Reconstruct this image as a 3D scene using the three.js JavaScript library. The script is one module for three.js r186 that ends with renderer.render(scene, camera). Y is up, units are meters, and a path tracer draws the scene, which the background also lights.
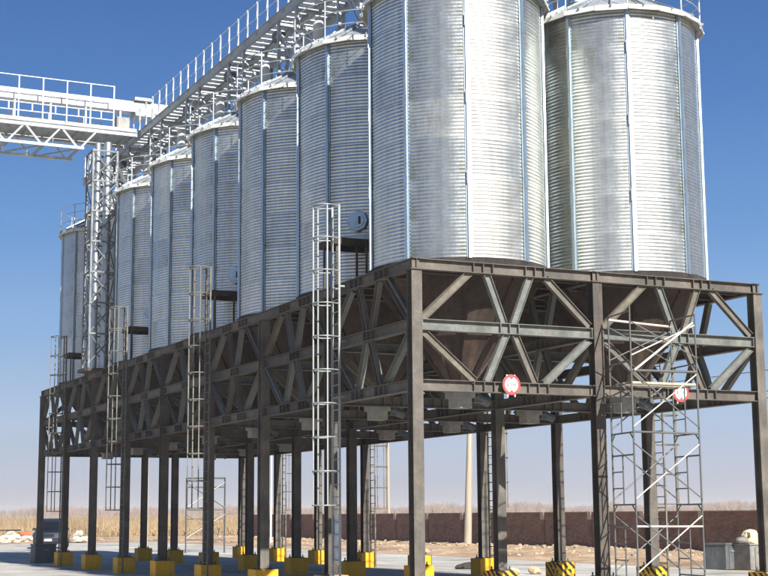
import * as THREE from 'three';
import { mergeGeometries, toCreasedNormals } from 'three/addons/utils/BufferGeometryUtils.js';

// ---------------------------------------------------------------- camera, sky, sun, exposure
const EXPOSURE = 1.85;
const scene = new THREE.Scene();
const camera = new THREE.PerspectiveCamera(22.55, 4 / 3, 0.1, 4000);
camera.position.set(-14.37, 2.034, 28.47);
camera.rotation.order = 'YXZ';
camera.rotation.set(0.15525, -0.44624, -0.0078);

const renderer = new THREE.WebGLRenderer();
renderer.toneMapping = THREE.LinearToneMapping;
renderer.toneMappingExposure = EXPOSURE;
renderer.shadowMap.enabled = true;

const lin = c => { c /= 255; return c <= 0.04045 ? c / 12.92 : Math.pow((c + 0.055) / 1.055, 2.4); };
{
  const W = 256, H = 1024, data = new Float32Array(W * H * 4);
  // clear winter sky: elevation in degrees -> colour as seen
  const stops = [[-90, 150, 140, 128], [-4, 178, 172, 166], [-0.3, 192, 185, 184], [1.2, 187, 192, 206], [3.5, 178, 197, 223], [7, 143, 181, 224], [11, 111, 157, 213],
    [16, 86, 132, 195], [21, 71, 113, 175], [35, 68, 106, 160], [60, 66, 98, 146], [90, 64, 94, 140]];
  for (let j = 0; j < H; j++) {
    const el = -90 + 180 * (j + 0.5) / H;
    let s = 0; while (s < stops.length - 2 && stops[s + 1][0] < el) s++;
    const a = stops[s], b = stops[s + 1], t = Math.min(1, Math.max(0, (el - a[0]) / (b[0] - a[0])));
    for (let i = 0; i < W; i++) {
      const o = (j * W + i) * 4;
      const az = 2 * Math.PI * i / W, hz = 1 + 0.022 * Math.exp(-Math.abs(el) / 9) * (Math.sin(3 * az + 0.7 * Math.sin(el * 0.9)) + 0.7 * Math.sin(11 * az + el * 1.7) + 0.5 * Math.sin(29 * az - el * 3.1));   // uneven haze
      for (let c = 0; c < 3; c++) data[o + c] = hz * (lin(a[c + 1]) * (1 - t) + lin(b[c + 1]) * t) / EXPOSURE;
      data[o + 3] = 1;
    }
  }
  const sky = new THREE.DataTexture(data, W, H, THREE.RGBAFormat, THREE.FloatType);
  sky.mapping = THREE.EquirectangularReflectionMapping;
  sky.magFilter = sky.minFilter = THREE.LinearFilter; sky.wrapS = THREE.RepeatWrapping; sky.needsUpdate = true;
  scene.background = sky; scene.environment = sky;
}
const sun = new THREE.DirectionalLight(new THREE.Color().setRGB(1, 0.97, 0.915), 5.0);
sun.position.set(0.05 * 120 + 5, 0.56 * 120, 0.825 * 120 - 20);
sun.target.position.set(5, 0, -20);
sun.castShadow = true; sun.shadow.radius = 1; sun.shadow.mapSize.set(4096, 4096);
Object.assign(sun.shadow.camera, { left: -50, right: 50, top: 50, bottom: -50, near: 1, far: 300 });
scene.add(sun, sun.target);

// ---------------------------------------------------------------- helpers
let seed = 20240611;
const rnd = () => { seed = (seed + 0x6D2B79F5) | 0; let t = Math.imul(seed ^ (seed >>> 15), 1 | seed); t = (t + Math.imul(t ^ (t >>> 7), 61 | t)) ^ t; return ((t ^ (t >>> 14)) >>> 0) / 4294967296; };
const rr = (a, b) => a + (b - a) * rnd();
const P = (u, h, v) => new THREE.Vector3(u, h, -v);          // u across the end face, h up, v away along the rows
const taken = {};
const numbered = n => { const k = taken[n] = (taken[n] ?? -1) + 1; return k ? `${n}_${String(k).padStart(3, '0')}` : n; };
function thing(name, label, category, pos = new THREE.Vector3(), group) {
  const g = new THREE.Group(); g.name = numbered(name); g.position.copy(pos); scene.add(g);
  g.userData = { label, category }; if (group) g.userData.group = group; return g;
}
function part(name, geo, mat, parent, pos, rotY) {
  const m = new THREE.Mesh(geo, mat); m.name = name; m.castShadow = m.receiveShadow = true;
  if (pos) m.position.copy(pos); if (rotY) m.rotation.y = rotY; parent.add(m); return m;
}
function struct(name, geo, mat) { const m = part(name, geo, mat, scene); m.userData.kind = 'structure'; return m; }
function solo(name, geo, mat, label, category, pos, group) {
  const m = part(numbered(name), geo, mat, scene, pos); m.userData = { label, category }; if (group) m.userData.group = group; return m;
}
function boxUV(g, s = 1) {                                     // uv in metres by the dominant axis of the normal
  if (g.index) g = g.toNonIndexed();
  g.computeVertexNormals();
  const p = g.attributes.position, n = g.attributes.normal, uv = new Float32Array(p.count * 2);
  for (let i = 0; i < p.count; i++) {
    const ax = Math.abs(n.getX(i)), ay = Math.abs(n.getY(i)), az = Math.abs(n.getZ(i));
    const [a, b] = ax > ay && ax > az ? [p.getZ(i), p.getY(i)] : ay > az ? [p.getX(i), p.getZ(i)] : [p.getX(i), p.getY(i)];
    uv[2 * i] = a * s; uv[2 * i + 1] = b * s;
  }
  g.setAttribute('uv', new THREE.BufferAttribute(uv, 2)); return g;
}
const cache = new Map();
const memo = (k, f) => { if (!cache.has(k)) cache.set(k, f()); return cache.get(k); };
const q = x => Math.round(x * 1000) / 1000;
const box = (x, y, z) => memo(`b${q(x)},${q(y)},${q(z)}`, () => boxUV(new THREE.BoxGeometry(x, y, z)));
const tbox = (x, y, z, px, py, pz) => { const g = new THREE.BoxGeometry(x, y, z); g.translate(px, py, pz); return g.toNonIndexed(); };
// box with chamfered edges
function chamfer(x, y, z, c) {
  const s = new THREE.Shape(); const a = x / 2 - c, b = y / 2 - c;
  s.moveTo(-a, -b); s.lineTo(a, -b); s.lineTo(a, b); s.lineTo(-a, b); s.closePath();
  const g = new THREE.ExtrudeGeometry(s, { depth: z - 2 * c, bevelEnabled: true, bevelThickness: c, bevelSize: c, bevelSegments: 1, steps: 1 });
  g.translate(0, 0, -z / 2 + c); return boxUV(g);
}
const cyl = (r0, r1, h, n = 8, open = false) => memo(`c${q(r0)},${q(r1)},${q(h)},${n},${open}`, () => new THREE.CylinderGeometry(r1, r0, h, n, 1, open));
// I section along +Z from 0 to len; web in the local YZ plane, flanges across X; optional web stiffeners at fractions
function iGeo(w, h, len, tf = 0.016, tw = 0.012, stiff = null) {
  return memo(`I${q(w)},${q(h)},${q(len)},${stiff ? stiff.join() : ''}`, () => {
    const gs = [tbox(w, tf, len, 0, h / 2 - tf / 2, len / 2), tbox(w, tf, len, 0, -h / 2 + tf / 2, len / 2), tbox(tw, h - 2 * tf, len, 0, 0, len / 2)];
    if (stiff) for (const f of stiff) gs.push(tbox(w - 0.01, h - 2 * tf - 0.002, 0.018, 0, 0, f * len));
    return boxUV(mergeGeometries(gs));
  });
}
// channel section along +Z
function chGeo(w, d, len, t = 0.012) {
  return memo(`U${q(w)},${q(d)},${q(len)}`, () => boxUV(mergeGeometries([tbox(w, t, len, 0, 0, len / 2), tbox(t, d, len, w / 2 - t / 2, -d / 2 - t / 2 , len / 2), tbox(t, d, len, -w / 2 + t / 2, -d / 2 - t / 2, len / 2)])));
}
const bGeo = (w, h, len) => memo(`B${q(w)},${q(h)},${q(len)}`, () => boxUV(tbox(w, h, len, 0, 0, len / 2)));
const tGeo = (r, len, n = 6) => memo(`T${q(r)},${q(len)},${n}`, () => { const g = new THREE.CylinderGeometry(r, r, len, n); g.rotateX(Math.PI / 2); g.translate(0, 0, len / 2); return g; });
// place a +Z-directed geometry from a to b, local Y towards up
function span(name, mk, mat, parent, a, b, up = new THREE.Vector3(0, 1, 0)) {
  const d = b.clone().sub(a), len = d.length(); d.normalize();
  let x = new THREE.Vector3().crossVectors(up, d); if (x.lengthSq() < 1e-6) x.set(1, 0, 0); x.normalize();
  const y = new THREE.Vector3().crossVectors(d, x);
  const m = part(name, mk(len), mat, parent); m.quaternion.setFromRotationMatrix(new THREE.Matrix4().makeBasis(x, y, d)); m.position.copy(a); return m;
}
const tube = (name, r, mat, parent, a, b, n = 6) => span(name, l => tGeo(r, l, n), mat, parent, a, b);

// ---------------------------------------------------------------- procedural textures
function lattice(n, sd) { const a = new Float32Array(n * n); let s = sd * 7919 + 13; for (let i = 0; i < a.length; i++) { s = (Math.imul(s, 1664525) + 1013904223) | 0; a[i] = (s >>> 8) / 16777216; } return a; }
function vnoise(n, sd) {
  const L = lattice(n, sd);
  return (x, y) => { x *= n; y *= n; const xi = Math.floor(x), yi = Math.floor(y); let fx = x - xi, fy = y - yi; fx = fx * fx * (3 - 2 * fx); fy = fy * fy * (3 - 2 * fy);
    const x0 = ((xi % n) + n) % n, x1 = (x0 + 1) % n, y0 = ((yi % n) + n) % n, y1 = (y0 + 1) % n;
    return (L[y0 * n + x0] * (1 - fx) + L[y0 * n + x1] * fx) * (1 - fy) + (L[y1 * n + x0] * (1 - fx) + L[y1 * n + x1] * fx) * fy; };
}
function fbm(n, oct, sd) { const f = []; for (let i = 0; i < oct; i++) f.push(vnoise(n << i, sd + i)); return (x, y) => { let s = 0, a = 0.5, t = 0; for (const g of f) { s += a * g(x, y); t += a; a *= 0.5; } return s / t; }; }
function tex(size, metres, fn, srgb = true) {
  const d = new Uint8Array(size * size * 4), o = [0, 0, 0];
  for (let j = 0; j < size; j++) for (let i = 0; i < size; i++) {
    fn(i / size, j / size, o); const k = (j * size + i) * 4;
    for (let c = 0; c < 3; c++) d[k + c] = Math.max(0, Math.min(255, o[c])); d[k + 3] = 255;
  }
  const t = new THREE.DataTexture(d, size, size, THREE.RGBAFormat);
  t.wrapS = t.wrapT = THREE.RepeatWrapping; t.magFilter = THREE.LinearFilter; t.minFilter = THREE.LinearMipmapLinearFilter; t.generateMipmaps = true;
  t.repeat.set(1 / metres, 1 / metres); if (srgb) t.colorSpace = THREE.SRGBColorSpace; t.needsUpdate = true; return t;
}
const mix = (a, b, t) => a + (b - a) * t, sst = (a, b, x) => { x = Math.min(1, Math.max(0, (x - a) / (b - a))); return x * x * (3 - 2 * x); };
// galvanised sheet: spangle plus water streaks
function galvTex(sd, tint, contrast = 1) {
  const sp = vnoise(96, sd), sp2 = vnoise(40, sd + 1), st = vnoise(48, sd + 2), st2 = fbm(6, 4, sd + 3), big = fbm(3, 4, sd + 4);
  return tex(512, 2.4, (x, y, o) => {
    const s = (Math.floor(sp(x, y) * 5) / 5 - 0.4) * 10 + (sp2(x, y) - 0.5) * 8, w = (st(x, y * 0.02) - 0.5) * 8 + (st2(x, y * 0.33333) - 0.5) * 22, b = (big(x, y) - 0.5) * 26;
    const v = contrast * (s + w + b), dirt = sst(0.56, 0.78, st2(x * 2, y / 3)) * 20;
    o[0] = tint[0] + v - dirt * 0.7; o[1] = tint[1] + v - dirt * 0.8; o[2] = tint[2] + v * 0.95 - dirt * 1.3;
  });
}
function roughTex(sd, lo, hi, metres) { const a = fbm(8, 5, sd), b = vnoise(64, sd + 9); return tex(256, metres, (x, y, o) => { const v = mix(lo, hi, a(x, y) * 0.7 + b(x, y) * 0.3) * 255; o[0] = o[1] = o[2] = v; }, false); }
// painted structural steel: primer coats of uneven tone, rust blooms, rain marks
function paintTex(sd, base, rustAmt, streak = 1) {
  const a = fbm(4, 5, sd), b = fbm(16, 4, sd + 5), c = vnoise(64, sd + 11), r = fbm(9, 5, sd + 17), s = vnoise(40, sd + 23);
  return tex(512, 2.2, (x, y, o) => {
    const v = (a(x, y) - 0.5) * 46 + (b(x, y) - 0.5) * 22 + (c(x, y) - 0.5) * 10 + streak * (s(x, y * 0.05) - 0.5) * 12;
    const ru = sst(0.6, 0.74, r(x, y)) * rustAmt;
    o[0] = mix(base[0] + v, 104, ru); o[1] = mix(base[1] + v * 0.96, 66, ru); o[2] = mix(base[2] + v * 0.9, 40, ru);
  });
}
const M = {};
const std = (k, o) => M[k] = new THREE.MeshStandardMaterial(o);
const gR = roughTex(5, 0.33, 0.48, 2.4);
const dentN = [fbm(5, 4, 61), vnoise(60, 62)];
const dents = tex(512, 2.4, (x, y, o) => { o[0] = o[1] = o[2] = 255 * (0.85 * dentN[0](x, y * 0.6) + 0.15 * dentN[1](x, y)); }, false);
[[197, 199, 194], [189, 192, 189], [199, 200, 193], [181, 185, 183]].forEach((t, i) => std('sheet' + i, { map: galvTex(31 + i * 7, t, 1.3), roughnessMap: gR, roughness: 1, metalness: 0.97, bumpMap: dents, bumpScale: 0.005 }));
std('stiff', { map: galvTex(71, [178, 192, 200], 0.6), roughness: 0.42, metalness: 0.92 });
std('galv', { map: galvTex(81, [190, 195, 199], 0.8), roughness: 0.5, metalness: 0.6 });
std('galvDull', { map: galvTex(91, [168, 174, 178], 0.9), roughness: 0.6, metalness: 0.45 });
std('eave', { map: galvTex(97, [214, 213, 206], 1.6), roughness: 0.6, metalness: 0.2 });
std('pipe', { map: galvTex(93, [186, 192, 195], 0.8), roughness: 0.45, metalness: 0.9 });
std('towerSteel', { map: paintTex(95, [116, 121, 123], 0.15), roughness: 0.6, metalness: 0.3 });
std('whitePaint', { map: paintTex(101, [206, 209, 210], 0.14), roughness: 0.5, metalness: 0.0 });
std('deckPanel', { map: galvTex(111, [214, 216, 216], 0.8), roughness: 0.65, metalness: 0.2 });
const steelR = roughTex(15, 0.55, 0.8, 2.2);
std('steelA', { map: paintTex(121, [89, 83, 75], 0.15), roughnessMap: steelR, roughness: 1, metalness: 0.0 });
std('steelB', { map: paintTex(131, [77, 71, 64], 0.22), roughnessMap: steelR, roughness: 1 });
std('steelC', { map: paintTex(141, [93, 88, 79], 0.1), roughnessMap: steelR, roughness: 1 });
std('braceA', { map: paintTex(151, [101, 103, 97], 0.08), roughnessMap: steelR, roughness: 1 });
std('braceB', { map: paintTex(161, [102, 96, 84], 0.15), roughnessMap: steelR, roughness: 1 });
std('rust', { map: paintTex(171, [60, 47, 40], 0.25), roughness: 0.85 });
std('ringDark', { map: paintTex(177, [44, 38, 34], 0.15), roughness: 0.85 });
std('hopper', { map: paintTex(181, [64, 51, 43], 0.25), roughness: 0.75 });
std('gate', { map: paintTex(191, [150, 148, 141], 0.25), roughness: 0.6 });
std('motor', { map: paintTex(201, [92, 98, 100], 0.2), roughness: 0.5 });
std('yellow', { map: paintTex(211, [226, 164, 14], 0.1), roughness: 0.7 });
{
  const a = fbm(6, 5, 221), b = fbm(20, 4, 223);
  std('stripe', { map: tex(512, 0.7, (x, y, o) => {
    const k = (((x + y) * 3) % 1 + 1) % 1, e = (b(x, y) - 0.5) * 0.05, blk = k + e > 0.5 && a(x, y) < 0.66, v = (a(x, y) - 0.5) * 40;
    if (blk) { o[0] = 34 + v * 0.4; o[1] = 32 + v * 0.4; o[2] = 28 + v * 0.3; } else { o[0] = 222 + v; o[1] = 164 + v; o[2] = 18 + v * 0.4; }
  }), roughness: 0.7 });
}
std('ladderDark', { map: paintTex(235, [104, 103, 95], 0.35), roughness: 0.7 });
std('ladderSteel', { map: galvTex(231, [150, 154, 152], 0.8), roughness: 0.55, metalness: 0.45 });
std('scaffold', { map: paintTex(241, [104, 106, 103], 0.4), roughness: 0.5, metalness: 0.5 });
std('scaffoldBrace', { map: paintTex(251, [206, 200, 188], 0.25), roughness: 0.5, metalness: 0.15 });
std('plank', { map: paintTex(261, [168, 160, 142], 0.1, 3), roughness: 0.85 });
std('darkGlass', { color: 0x11161c, roughness: 0.06, metalness: 0 });
std('rubber', { color: 0x17181a, roughness: 0.9 });
M.carPaint = new THREE.MeshPhysicalMaterial({ color: 0x1a2030, roughness: 0.45, metalness: 0.2, clearcoat: 1, clearcoatRoughness: 0.08 });
std('chrome', { color: 0xb8bcc0, roughness: 0.25, metalness: 0.9 });
std('lamp', { color: 0xd8dde2, roughness: 0.15 });
std('binGrey', { map: paintTex(271, [84, 88, 90], 0.12), roughness: 0.6 });
std('binLight', { map: paintTex(281, [120, 118, 114], 0.15), roughness: 0.65 });
std('sack', { map: paintTex(291, [206, 192, 160], 0), roughness: 0.95 });
std('sackWhite', { map: paintTex(301, [186, 180, 166], 0), roughness: 0.95 });
std('orange', { map: paintTex(305, [186, 104, 66], 0), roughness: 0.9 });
std('cloth', { map: paintTex(306, [62, 58, 54], 0), roughness: 0.95 });
std('blue', { map: paintTex(307, [38, 54, 122], 0.05), roughness: 0.5 });
std('poleConcrete', { map: paintTex(311, [168, 156, 138], 0, 2), roughness: 0.9 });
std('wire', { color: 0x2a2c30, roughness: 0.7 });
std('tan', { map: paintTex(317, [198, 176, 150], 0.1), roughness: 0.9 });

const concN = [fbm(3, 6, 401), fbm(12, 5, 402), vnoise(200, 403), fbm(5, 5, 404)];
std('concrete', { map: tex(1024, 18, (x, y, o) => {
  const v = (concN[0](x, y) - 0.5) * 50 + (concN[1](x, y) - 0.5) * 34 + (concN[2](x, y) - 0.5) * 16, st = sst(0.58, 0.74, concN[3](x, y)) * 26;
  const ty = (Math.exp(-Math.pow(((x * 6.0 + 0.12 * Math.sin(y * 6.283)) % 1 - 0.3) * 9, 2)) + Math.exp(-Math.pow(((x * 6.0 + 0.12 * Math.sin(y * 6.283)) % 1 - 0.72) * 11, 2))) * sst(0.42, 0.62, concN[3](x * 2, y)) * (0.5 + concN[2](x, y)) * 22;
  o[0] = 178 + v - st - ty; o[1] = 173 + v - st - ty; o[2] = 164 + v - st * 1.05 - ty;
}), bumpMap: tex(512, 3, (x, y, o) => { o[0] = o[1] = o[2] = concN[1](x, y) * 150 + concN[2](x, y) * 90; }, false), bumpScale: 0.006, roughness: 0.9 });
const dirtN = [fbm(4, 6, 411), fbm(24, 5, 412), vnoise(220, 413)];
std('dirt', { map: tex(1024, 14, (x, y, o) => {
  const v = (dirtN[0](x, y) - 0.5) * 60 + (dirtN[1](x, y) - 0.5) * 60 + (dirtN[2](x, y) - 0.5) * 24;
  o[0] = 158 + v; o[1] = 132 + v * 0.95; o[2] = 104 + v * 0.85;
}), roughness: 1 });
std('field', { map: tex(1024, 60, (x, y, o) => {
  const v = (dirtN[0](x, y) - 0.5) * 50 + (dirtN[1](x, y) - 0.5) * 50 + (dirtN[2](x, y) - 0.5) * 20;
  o[0] = 164 + v; o[1] = 138 + v * 0.95; o[2] = 104 + v * 0.8;
}), roughness: 1 });
const brickN = [fbm(5, 5, 421), vnoise(90, 422)];
std('wall', { map: tex(1024, 5, (x, y, o) => {   // far brickwork, below one pixel a course
  const row = Math.floor(y * 72), bx = x * 20 + (row % 2) * 0.5, m = (y * 72) % 1 < 0.16 || bx % 1 < 0.05;
  const h = Math.sin(Math.floor(bx % 20) * 12.9898 + row * 78.233) * 43758.5453, j = (h - Math.floor(h) - 0.5) * 26;
  const v = (brickN[0](x, y) - 0.5) * 40 + j + (brickN[1](x, y) - 0.5) * 14;
  o[0] = (m ? 130 : 122) + v; o[1] = (m ? 110 : 94) + v * 0.85; o[2] = (m ? 96 : 80) + v * 0.75;
}), roughness: 0.95 });
std('wallCap', { map: paintTex(431, [150, 128, 112], 0), roughness: 0.95 });
std('pilasterCap', { map: paintTex(433, [206, 186, 166], 0), roughness: 0.95 });
std('twig', { color: new THREE.Color().setRGB(0.35, 0.255, 0.185), roughness: 1 });
std('reed', { color: new THREE.Color().setRGB(0.36, 0.26, 0.15), roughness: 1 });
std('stone', { map: paintTex(441, [180, 158, 130], 0), roughness: 1 });

// ---------------------------------------------------------------- setting: field, dirt strip, concrete yard
function sheet(u0, u1, v0, v1, nu, nv, hf) {
  const g = new THREE.PlaneGeometry(1, 1, nu, nv), p = g.attributes.position, uv = g.attributes.uv;
  for (let i = 0; i < p.count; i++) {
    const u = u0 + (p.getX(i) + 0.5) * (u1 - u0), v = v0 + (p.getY(i) + 0.5) * (v1 - v0);
    p.setXYZ(i, u, hf(u, v), -v); uv.setXY(i, u, v);
  }
  g.computeVertexNormals(); return g;
}
const gn = fbm(16, 4, 501), gn2 = fbm(8, 4, 502);
struct('ground', sheet(-1600, 1600, -300, 2600, 1, 1, () => -0.03), M.field);
struct('yard', sheet(-90, 18.6, -60, 84, 1, 1, () => 0), M.concrete);
struct('dirt_verge', sheet(18.55, 30.4, -10, 100, 48, 440, (u, v) => {
  const e = sst(18.6, 21.5, u);
  return -0.02 + e * (0.02 + 0.30 * Math.max(0, gn(u / 22, v / 22) - 0.38) + 0.22 * (gn2(u / 5, v / 5) - 0.4) + 0.16 * sst(25, 29, u) * gn2(u / 9, v / 9));
}), M.dirt);
struct('far_verge', sheet(-40, 18.5, 83.9, 140, 120, 110, (u, v) => -0.025 + sst(84, 90, v) * (0.5 * Math.max(0, gn(u / 26, v / 26) - 0.4) + 0.2 * (gn2(u / 5, v / 5) - 0.35))), M.dirt);

// ---------------------------------------------------------------- steel platform
const LV = 4.7, LU = 4.795, NB = 8;
const H_LOW = 4.853, H_MID = 6.206, H_TOP = 7.695, BD = 0.25, FOOT = 0.564;
const platform = thing('silo_platform', 'long brown steel trussed platform on columns carrying two rows of silos', 'platform');
const steel = [M.steelA, M.steelB, M.steelC];
const pick = a => a[Math.floor(rnd() * a.length)];
const colH = H_TOP - BD - FOOT;
for (let i = 0; i <= 2; i++) for (let k = 0; k <= NB; k++) {
  const c = part('column', memo('col', () => { // H section, flanges facing the two ends
    const g = mergeGeometries([tbox(0.26, colH, 0.018, 0, colH / 2, 0.121), tbox(0.26, colH, 0.018, 0, colH / 2, -0.121), tbox(0.014, colH, 0.224, 0, colH / 2, 0)]); return boxUV(g);
  }), steel[(i + k) % 3], platform, P(i * LU, FOOT, k * LV));
  part('base_plate', memo('bplate', () => { const gs = [tbox(0.42, 0.03, 0.42, 0, 0, 0)]; for (const x of [-0.17, 0.17]) for (const z of [-0.17, 0.17]) gs.push(new THREE.CylinderGeometry(0.02, 0.02, 0.09, 6).toNonIndexed().translate(x, 0.05, z)); return boxUV(mergeGeometries(gs)); }), M.steelB, c, new THREE.Vector3(0, 0.014, 0));
  part('cap_plate', box(0.34, 0.02, 0.34), M.steelB, c, new THREE.Vector3(0, colH - 0.009, 0));
  const striped = (i === 1 && k <= 1) || (i === 2 && k <= 2) ;
  const f = part('footing', memo('foot' + striped, () => { const g = chamfer(0.66, FOOT + 0.02, 0.66, 0.02); return g; }), striped ? M.stripe : M.yellow, c, new THREE.Vector3(0, -(FOOT + 0.02) / 2, 0));
  f.userData.label = striped ? 'concrete footing painted in black and yellow diagonal stripes' : 'concrete footing painted plain yellow';
}
const ST = [0.30, 0.355, 0.41, 0.60, 0.655, 0.71];
const beamAt = (a, b, stiff, name = 'beam', mat, w = 0.2, h = BD) => span(name, l => iGeo(w, h, l, 0.016, 0.012, stiff), mat ?? pick(steel), platform, a, b);
const cg = 0.135, wg = 0.012;                                   // half a column, half its web
for (let i = 0; i <= 2; i++) for (let k = 0; k < NB; k++) for (const h of [H_LOW, H_MID, H_TOP - BD / 2]) {
  const top = h > 7; beamAt(P(i * LU, h, k * LV + (top ? 0.0 : cg)), P(i * LU, h, (k + 1) * LV - (top ? 0.003 : cg)), h === H_MID ? [0.45, 0.5, 0.55] : ST);
}
for (let k = 0; k <= NB; k++) for (let i = 0; i < 2; i++) for (const h of [H_LOW, H_MID, H_TOP - BD / 2]) {
  const top = h > 7; beamAt(P(i * LU + (top ? 0.104 : wg), h, k * LV), P((i + 1) * LU - (top ? 0.104 : wg), h, k * LV), h === H_MID ? [0.03, 0.45, 0.5, 0.55, 0.97] : ST, 'beam', h === H_MID ? M.braceA : M[['steelA', 'steelC'][k % 2]]);
}
// end stubs of the top beams beyond the corner columns
for (const i of [0, 1, 2]) for (const [k, s] of [[0, -1], [NB, 1]]) beamAt(P(i * LU, H_TOP - BD / 2, k * LV), P(i * LU, H_TOP - BD / 2, k * LV + s * 0.14), [0.5], 'beam_end', M.steelA);
// joists under each silo ring
for (let i = 0; i < 2; i++) for (let k = 0; k < NB; k++) for (const f of [0.12, 0.33, 0.67, 0.88]) beamAt(P(i * LU + 0.105, H_TOP - 0.118, (k + f) * LV), P((i + 1) * LU - 0.105, H_TOP - 0.118, (k + f) * LV), null, 'joist', M.steelB, 0.14, 0.19);
// deck plates round the hoppers
const deckGeo = memo('deckplate', () => { const s = new THREE.Shape(), a = LU / 2 - 0.11, b = LV / 2 - 0.11; s.moveTo(-a, -b); s.lineTo(a, -b); s.lineTo(a, b); s.lineTo(-a, b); s.closePath(); const hole = new THREE.Path(); hole.absarc(0, 0, 2.02, 0, Math.PI * 2, true); s.holes.push(hole); const g = new THREE.ExtrudeGeometry(s, { depth: 0.008, bevelEnabled: false, curveSegments: 24 }); g.rotateX(-Math.PI / 2); return boxUV(g); });
for (let i = 0; i < 2; i++) for (let k = 0; k < NB; k++) part('deck_plate', deckGeo, M.steelB, platform, P((i + 0.5) * LU, H_TOP - 0.012, (k + 0.5) * LV));
// braces, a W above and an M below the middle beam
const yU0 = H_MID + BD / 2, yU1 = H_TOP - BD, yL0 = H_LOW + BD / 2, yL1 = H_MID - BD / 2;
const BR = [[0.04, yU0 + 0.03, 0.29, yU1], [0.385, yU1, 0.475, yU0], [0.625, yU1, 0.53, yU0], [0.715, yU1, 0.962, yU0 + 0.03],
  [0.04, yL1 - 0.03, 0.31, yL0], [0.487, yL1, 0.378, yL0], [0.535, yL1, 0.64, yL0], [0.958, yL1 - 0.03, 0.695, yL0]];
const braceMats = [M.braceA, M.braceB, M.steelC, M.braceA];
function braces(pt, list, out) {
  for (const [a, ya, b, yb] of list) span('brace', l => iGeo(0.12, 0.17, l, 0.012, 0.01), pick(braceMats), platform, pt(a, ya), pt(b, yb), out);
}
for (let k = 0; k < NB; k++) for (let i = 0; i <= 2; i++) {
  const pt = (f, y) => P(i * LU, y, (k + f) * LV);
  braces(pt, BR, new THREE.Vector3(0, 0, 1));
}
for (let k = 0; k <= NB; k++) for (let i = 0; i < 2; i++) {
  const pt = (f, y) => P((i + f) * LU, y, k * LV), end = k === 0 || k === NB;
  braces(pt, end ? BR : BR.slice(4, 8).filter((_, j) => j === 0 || j === 3), new THREE.Vector3(1, 0, 0));
}

// ---------------------------------------------------------------- silos
const R = 2.18, BASE = 7.88, TOP = 14.6, RINGS = 7, RH = (TOP - BASE) / RINGS, NP = 9, DA = 2 * Math.PI / NP;
function sheetGeo(per, seg) {
  return memo(`sheet${per},${seg}`, () => {
    const waves = 11, rows = waves * per, pos = [], uv = [], idx = [], k = 0.25, hh = RH + 0.02;
    for (let j = 0; j <= rows; j++) {
      const y = hh * j / rows, c = 0.0046 * Math.sin(2 * Math.PI * waves * j / rows);
      for (let i = 0; i <= seg; i++) {
        const f = (i / seg - 0.5) * DA, r = R * (1 - k + k * Math.cos(DA / 2) / Math.cos(f)) + c - 0.006 + 0.005 * (j / rows);
        pos.push(r * Math.sin(f), y, r * Math.cos(f)); uv.push(f * R + 1, y);
      }
    }
    for (let j = 0; j < rows; j++) for (let i = 0; i < seg; i++) { const a = j * (seg + 1) + i, b = a + 1, c = a + seg + 1, d = c + 1; idx.push(a, b, d, a, d, c); }
    const g = new THREE.BufferGeometry(); g.setAttribute('position', new THREE.Float32BufferAttribute(pos, 3)); g.setAttribute('uv', new THREE.Float32BufferAttribute(uv, 2));
    g.setIndex(idx); g.computeVertexNormals(); return g;
  });
}
const stiffGeo = memo('stiff', () => {
  const s = new THREE.Shape(); [[-0.075, 0], [-0.075, 0.008], [-0.046, 0.01], [-0.036, 0.06], [0.036, 0.06], [0.046, 0.01], [0.075, 0.008], [0.075, 0]].forEach(([x, y], i) => i ? s.lineTo(x, -y) : s.moveTo(x, -y)); s.closePath();
  const h = TOP - BASE, g = new THREE.ExtrudeGeometry(s, { depth: h, bevelEnabled: false }); g.rotateX(-Math.PI / 2);   // shape y -> -z, flipped so the hat points out (+z)
  const gs = [g.toNonIndexed ? (g.index ? g.toNonIndexed() : g) : g];
  for (const y of [RH * 2, RH * 4.02, RH * 5.98]) gs.push(tbox(0.1, 0.3, 0.012, 0, y, 0.064));
  return boxUV(mergeGeometries(gs.map(x => { const c = x.clone(); for (const n of Object.keys(c.attributes)) if (n !== 'position') c.deleteAttribute(n); return c; })));
});
const latheG = (pts, n) => { const g = new THREE.LatheGeometry(pts.map(([x, y]) => new THREE.Vector2(x, y)), n); const f = g.toNonIndexed(); return boxUV(f); };
const roofGeo = memo('roof', () => {
  const n = 18, pts = [[2.16, 0.02], [2.31, -0.03], [2.325, 0.01], [0.42, 1.12], [0.42, 1.32], [0.0, 1.33]];
  const gs = [latheG(pts, n)];
  for (let i = 0; i < n; i++) { const g = tbox(0.035, 0.06, 2.27, 0, 0, 0); g.rotateX(Math.atan2(1.12, 2.0)); g.translate(0, 0.58, 1.41); g.rotateY(2 * Math.PI * (i + 0.5) / n); gs.push(g); }
  return boxUV(mergeGeometries(gs.map(x => { const c = x.clone(); for (const a of Object.keys(c.attributes)) if (a !== 'position') c.deleteAttribute(a); return c; })));
});
const trimGeo = memo('trim', () => { // eave flashing over one sheet, folded in the middle
  const gs = []; for (const s of [-1, 1]) { const a = s * DA / 4, w = 2 * 2.335 * Math.tan(DA / 4) * 0.985; const g = tbox(w, 0.15, 0.025, 0, -0.015, 0); g.rotateX(s < 0 ? -0.42 : -0.22); g.translate(0, 0, 2.33 * Math.cos(DA / 4) + 0.035); g.rotateY(a); gs.push(g); }
  return boxUV(mergeGeometries(gs));
});
const ringGeo = memo('ring', () => latheG([[2.10, 0], [2.25, 0], [2.25, 0.02], [2.215, 0.03], [2.215, 0.19], [2.1, 0.2], [2.1, 0]], 48));
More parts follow.
